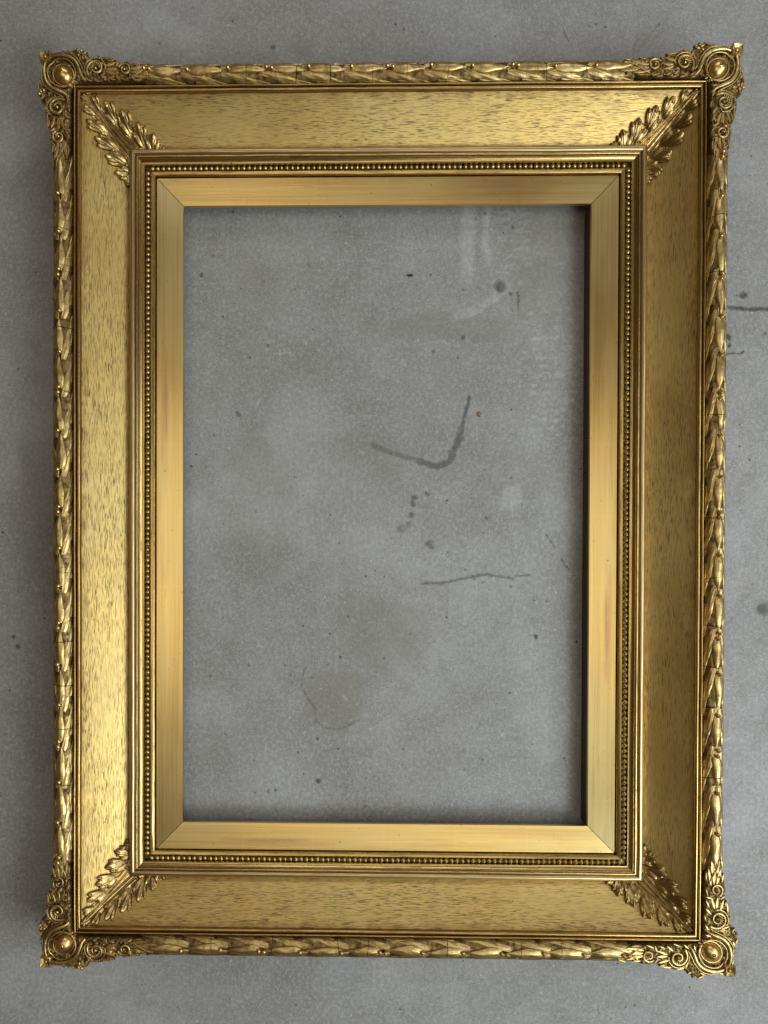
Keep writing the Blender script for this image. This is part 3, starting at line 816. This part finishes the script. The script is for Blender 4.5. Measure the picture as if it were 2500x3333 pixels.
def spiral(c, r0, r1, a0, turns, z0, z1, n=34):
    return [(c[0] + (r0 + (r1 - r0) * t ** 0.8) * math.cos(a0 + turns * 2 * math.pi * t),
             c[1] + (r0 + (r1 - r0) * t ** 0.8) * math.sin(a0 + turns * 2 * math.pi * t), z0 + (z1 - z0) * t) for t in np.linspace(0, 1, n)]

def relief_leaf(c, tip, width, z, h, nl=9, nw=7):
    """small raised pointed lobe lying on the plate"""
    mb = MB(); P = np.zeros((nl, nw, 3)); c = np.array(c, float); d = np.array(tip, float) - c
    pp = np.array([-d[1], d[0]]) / np.linalg.norm(d)
    for i in range(nl):
        t = i / (nl - 1); w = width * math.sin(math.pi * (0.12 + 0.86 * t)) ** 0.8
        for k in range(nw):
            s = -1 + 2 * k / (nw - 1)
            q = c + d * t + pp * s * w
            hh = h * (1 - abs(s) ** 3) - 0.45 * h * math.exp(-(s / .25) ** 2) - (2.0 if abs(s) > .99 else 0)
            P[i, k] = (q[0], q[1], z + hh)
    return mb.grid(P)

def half_items(r):
    """(name, MB) pieces of one arm of a corner, in corner-local mm, along p"""
    j = lambda a: r.uniform(-a, a)
    it = []
    # broad C-strap around the boss and its fine inner line
    strap = catmull([(-4, -4, 64), (3, -6.5, 66), (12, -7.0, 66.5), (21, -4.6, 66.5), (27.5, 1.0, 66.5), (31, 8.5, 66.5), (33.5, 15, 65.5), (37, 19, 63.5)], 5)
    it.append(("scroll", MB().tube(strap, np.interp(np.linspace(0, 1, len(strap)), [0, .3, .7, 1], [1.4, 2.3, 2.1, 1.0]), 0.7)))
    line = catmull([(0, 2.5, 65), (5, -1.6, 66.5), (13, -2.8, 67.2), (20, -0.5, 67.2), (25, 5, 67), (27, 12, 66.4), (25.5, 18.5, 66)], 5)
    it.append(("scroll", MB().tube(line, 0.85, 1.0, 6)))
    edge = catmull([(2, -9.5, 64.5), (10, -10.0, 65.5), (19, -9.5, 66), (26, -5.5, 66), (31.5, 1.5, 66), (35, 9, 66), (38, 14, 65)], 5)
    it.append(("scroll", MB().tube(edge, 0.7, 1.0, 6)))
    # curl and four-petalled flower on the outer edge
    it.append(("curl", MB().tube(spiral((13.5, -10.2), 2.5, 0.4, 2.0, 1.25, 64, 66.5, 20), np.linspace(.75, .55, 20), 1, 6)))
    fc = (31 + j(.5), -11.0)
    for a in range(4):
        an = a * math.pi / 2 + 0.5 + j(.15)
        it.append(("petal", MB().dome((fc[0] + 2.9 * math.cos(an), fc[1] + 2.9 * math.sin(an), 63.2), 2.4, 1.75, 2.2, an, 5, 10)))
    it.append(("flower_centre", MB().dome((fc[0], fc[1], 64.6), 1.3, 1.3, 1.5, 0, 5, 10)))
    it.append(("relief_leaf", relief_leaf((24, -10), (17.5, -13), 1.6, 63.5, 1.5)))
    # large fluted volute
    vc = (48.5, 7.0)
    it.append(("volute", MB().tube(spiral(vc, 11.2, 1.6, 2.2 + j(.1), 1.55, 64.5, 68.0, 44), np.linspace(1.75, 0.75, 44), 0.9)))
    it.append(("volute_edge", MB().tube(spiral(vc, 13.2, 10.2, 2.6, 0.62, 64.5, 65.5, 26), np.linspace(.6, .8, 26), 1, 6)))
    it.append(("volute_eye", MB().dome((vc[0], vc[1], 66.0), 1.9, 1.9, 2.0, 0, 5, 10)))
    for a in np.linspace(3.3, 6.0, 9):
        p0 = (vc[0] + 3.6 * math.cos(a), vc[1] + 3.6 * math.sin(a), 65.6); p1 = (vc[0] + 7.4 * math.cos(a - .12), vc[1] + 7.4 * math.sin(a - .12), 65.9)
        it.append(("flute", MB().tube([p0, [(x + y) / 2 for x, y in zip(p0, p1)], p1], [.45, .62, .5], 1, 6)))
    for k in range(5):
        a = 4.35 + k * 0.22
        it.append(("small_bead", MB().dome((vc[0] + 12.4 * math.cos(a), vc[1] + 12.4 * math.sin(a) , 64.2), 1.05, 1.05, 1.2, 0, 4, 8)))
    # leaves between the volutes
    for (c, t, w) in (((60, 10), (71, 14), 2.1), ((60, 8), (72, 7.5), 2.2), ((58, 4), (70, 0.5), 2.0), ((54, 14), (60, 19), 1.7), ((62, 16), (68, 19.5), 1.4), ((56, -4), (67, -3.4), 1.4)):
        it.append(("relief_leaf", relief_leaf(c, (t[0] + j(.6), t[1] + j(.6)), w, 64.2, 2.0)))
    # second, smaller volute
    v2 = (79.5, 8.2)
    it.append(("volute", MB().tube(spiral(v2, 7.9, 1.2, 3.6 + j(.15), 1.45, 63.8, 67.5, 36), np.linspace(1.5, .7, 36), 0.9)))
    it.append(("volute_eye", MB().dome((v2[0], v2[1], 65.5), 1.5, 1.5, 1.8, 0, 5, 10)))
    for k in range(6):
        a = 4.5 + k * 0.24
        it.append(("small_bead", MB().dome((v2[0] + 9.2 * math.cos(a), v2[1] + 9.2 * math.sin(a), 63.6), .8, .8, 1.0, 0, 4, 8)))
    # trailing leaf running into the garland
    for (c, t, w) in (((86, 8), (104, 4.0), 2.6), ((86, 11), (106, 10.5), 2.6), ((85, 14), (103, 17.0), 2.3), ((98, 7), (115, 6.5), 2.2), ((98, 13), (116, 13.5), 2.2)):
        it.append(("relief_leaf", relief_leaf(c, (t[0] + j(.8), t[1] + j(.8)), w, 63.8, 2.3)))
    it.append(("curl", MB().tube(spiral((113, 9.5), 3.4, 0.6, 3.4, 1.3, 64.5, 67, 22), np.linspace(.9, .6, 22), 1, 6)))
    wave = catmull([(84, 16.5, 64), (92, 14.0, 66), (100, 9.5, 66.6), (107, 6.5, 66.2), (112, 5.6, 65.6)], 5)
    it.append(("scroll", MB().tube(wave, np.linspace(.6, .9, len(wave)), 1, 6)))
    # filling: little leaves, curls and pearls crowded between the scrolls
    for (c, t, w) in (((38, 2), (40.5, -6), 1.3), ((37, 16.5), (42.5, 20), 1.3), ((42, -4), (50, -6.8), 1.2), ((62, -1.5), (69, -3.2), 1.1), ((70, 3.5), (73.5, -0.6), 1.2),
                      ((70, 12), (73, 18.5), 1.3), ((74, 17), (82, 19.5), 1.1), ((88, 2.5), (97, 1.2), 1.2), ((46, 19), (53, 20.5), 1.0), ((30, 14), (31, 20), 1.1),
                      ((5, -3.5), (11, -5.2), 0.9), ((16, -5.2), (22, -2.4), 0.9), ((-1, -9.5), (6, -10.2), 1.0), ((22, -12.8), (28, -14.8), 1.0), ((34.5, -9), (38.5, -11.2), 1.1),
                      ((90, 19), (99, 18.4), 1.0), ((104, 1.6), (112, 3.2), 1.1)):
        it.append(("relief_leaf", relief_leaf((c[0] + j(.4), c[1] + j(.4)), (t[0] + j(.8), t[1] + j(.8)), w, 64.0, 1.7)))
    it.append(("curl", MB().tube(spiral((67.5, 16.0), 2.6, 0.5, 0.6, 1.3, 64, 66.5, 18), np.linspace(.75, .5, 18), 1, 6)))
    it.append(("curl", MB().tube(spiral((41.5, -2.0), 2.2, 0.4, 3.6, 1.2, 64, 66.3, 18), np.linspace(.7, .5, 18), 1, 6)))
    it.append(("curl", MB().tube(spiral((94.0, 5.2), 2.4, 0.4, 4.6, 1.2, 64.5, 67, 18), np.linspace(.75, .5, 18), 1, 6)))
    for (p_, q_) in ((17, -12.0), (19.4, -12.6), (35, 4), (36.3, 6.8), (37.2, 9.6), (43, 19.2), (58, 18.6), (64, -4.4), (75, 1.0), (89.5, 18), (24, -9.2)):
        it.append(("small_bead", MB().dome((p_ + j(.3), q_ + j(.3), 64.0), 0.85, 0.85, 1.2, 0, 4, 8)))
    # small curl by the inner corner
    it.append(("curl", MB().tube(spiral((25.5, 20.5), 2.3, 0.4, 1.0, 1.2, 64, 67, 18), np.linspace(.8, .6, 18), 1, 6)))
    return it

XF, YF = W / 2 + vF - 0.0016, H / 2 + vF - 0.0016
corners = [(-1, 1), (1, 1), (1, -1), (-1, -1)]
for ci, (sx, sy) in enumerate(corners):
    r = random.Random(100 + ci)
    def place(p, q, z):
        return (sx * (XF - p * 0.001), sy * (YF - q * 0.001), z * 0.001 + (0.0055 if z > 45 else 0))
    plate, poly = corner_plate(31 + ci * 7)
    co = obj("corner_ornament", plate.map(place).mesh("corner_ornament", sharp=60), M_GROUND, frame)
    for swap in (False, True):
        for nm, mb in half_items(r):
            if swap: mb.map(lambda p, q, z: (q, p, z))
            obj(nm, mb.map(place).mesh(nm), M_BOSS if nm in ("volute_eye",) else M_ORN, co)
    # domed boss in a ring, square tab at the very corner
    bc = (13.6, 13.6)
    obj("boss", MB().dome((*bc, 63.5), 10.8, 9.4, 9.4, math.pi / 4, 14, 32, -0.1).map(place).mesh("boss"), M_BOSS, co)
    ring = [(bc[0] + 12.2 * math.cos(a) * math.cos(.785) - 10.7 * math.sin(a) * math.sin(.785), bc[1] + 12.2 * math.cos(a) * math.sin(.785) + 10.7 * math.sin(a) * math.cos(.785), 65.2) for a in np.linspace(0, 2 * math.pi, 40)]
    obj("bezel", MB().tube(ring, 1.0, 1.0, 7).map(place).mesh("bezel"), M_ORN, co)
    tab = MB()
    ang = r.uniform(-.15, .15)
    lv = [(6.3, 58), (6.3, 66.5), (5.2, 68.0), (3.7, 66.8), (2.2, 65.6)]
    P = np.zeros((len(lv), 16, 3))
    for i, (s, z) in enumerate(lv):
        for k in range(16):
            a = 2 * math.pi * k / 16 + math.pi / 4
            m = s / max(abs(math.cos(a)), abs(math.sin(a))) * (0.97 if k % 2 else 1.0)
            m = min(m, s * 1.27)
            P[i, k] = (-6.2 + m * math.cos(a + ang), -6.2 + m * math.sin(a + ang), z + r.uniform(-.5, .5))
    tab.grid(P, close_v=True)
    tab.dome((-6.2, -6.2, 65.3), 1.9, 1.9, 1.8, 0, 5, 10)
    obj("corner_tab", tab.map(place).mesh("corner_tab", sharp=50), M_ORN, co)
    for k in range(3):
        a = 0.785 + (k - 1) * 0.5
        obj("small_bead", MB().dome((bc[0] + 15.2 * math.cos(a), bc[1] + 15.2 * math.sin(a), 63), 1.1, 1.1, 1.4, 0, 4, 8).map(place).mesh("small_bead"), M_ORN, co)

# ------------------------------------------------------------------ small things lying on the floor
def simple(name, c, col, rough=0.7):
    t = NT(name)
    n = t.noise(t.coord(), 500.0, 3.0)
    return t.fin(t.mix(t.rng(n, .3, .7), col, tuple(x * .6 for x in col)), rough, 0.0)
m_black, m_tan, m_hair, m_white = simple("black_flake", 0, (0.02, 0.02, 0.022)), simple("tan_crumb", 0, (0.33, 0.20, 0.10)), simple("pale_fibre", 0, (0.55, 0.54, 0.50)), simple("white_grit", 0, (0.75, 0.75, 0.72))

def chip(loc, sx, sy, sz, ang, seed):
    r = random.Random(seed); mb = MB(); n = 9
    P = np.zeros((3, n, 3))
    rad = [r.uniform(.75, 1.1) for _ in range(n)]
    for i, (s, z) in enumerate(((1, 0), (1.0, .6), (.72, 1))):
        for k in range(n):
            a = 2 * math.pi * k / n
            x = sx * s * rad[k] * math.cos(a); y = sy * s * rad[k] * math.sin(a)
            P[i, k] = (x * math.cos(ang) - y * math.sin(ang), x * math.sin(ang) + y * math.cos(ang), sz * z)
    mb.grid(P, close_v=True)
    mb.f.append(tuple(range(2 * n, 3 * n)))
    return mb

def thing(name, mb, mat, loc, label, cat):
    o = obj(name, mb.mesh(name, sharp=40), mat)
    o.location = loc
    o["label"] = label; o["category"] = cat
    return o
thing("flake", chip(0, .0042, .0013, .0012, .05, 1), m_black, (0.0287, 0.2813, 0.0), "small black flake on the concrete, upper middle inside the frame", "flake")
thing("crumb", chip(0, .0020, .0034, .0022, .3, 2), m_tan, (0.1097, 0.1198, 0.0), "tiny tan crumb beside the dark hooked scuff on the floor", "crumb")
def hair(pts, rad):
    return MB().tube(catmull([(x, y, 0.0006) for x, y in pts], 6), rad, 1, 5)
thing("fibre", hair([(0.2856, 0.5318), (0.2895, 0.549), (0.2987, 0.5582), (0.3133, 0.5647), (0.3159, 0.5713)], .00038), m_hair, (0, 0, 0), "long pale curved fibre on the floor above the frame's upper right", "fibre")
thing("fibre", hair([(0.2044, 0.5658), (0.2071, 0.5578), (0.2111, 0.5498)], .00033), m_hair, (0, 0, 0), "short faint fibre on the floor above the frame's top rail", "fibre")
grit = MB()
for k, (x, y) in enumerate([(-0.2146, -0.1621), (-0.0253, -0.2847), (-0.2142, -0.0704), (0.3976, 0.0136), (0.065, 0.06), (0.13, 0.15)] + [(rng.uniform(-.45, .45), rng.uniform(-.6, .6)) for _ in range(60)]):
    g_ = chip(0, rng.uniform(.0003, .0008), rng.uniform(.0003, .0008), .0006, rng.uniform(0, 3), k)
    b = len(grit.v)
    grit.v += [(a + x, c + y, z) for a, c, z in g_.v]; grit.f += [tuple(i + b for i in f) for f in g_.f]
o = obj("grit", grit.mesh("grit"), m_white)
o["kind"] = "stuff"; o["label"] = "scattered white specks of grit on the concrete"; o["category"] = "grit"
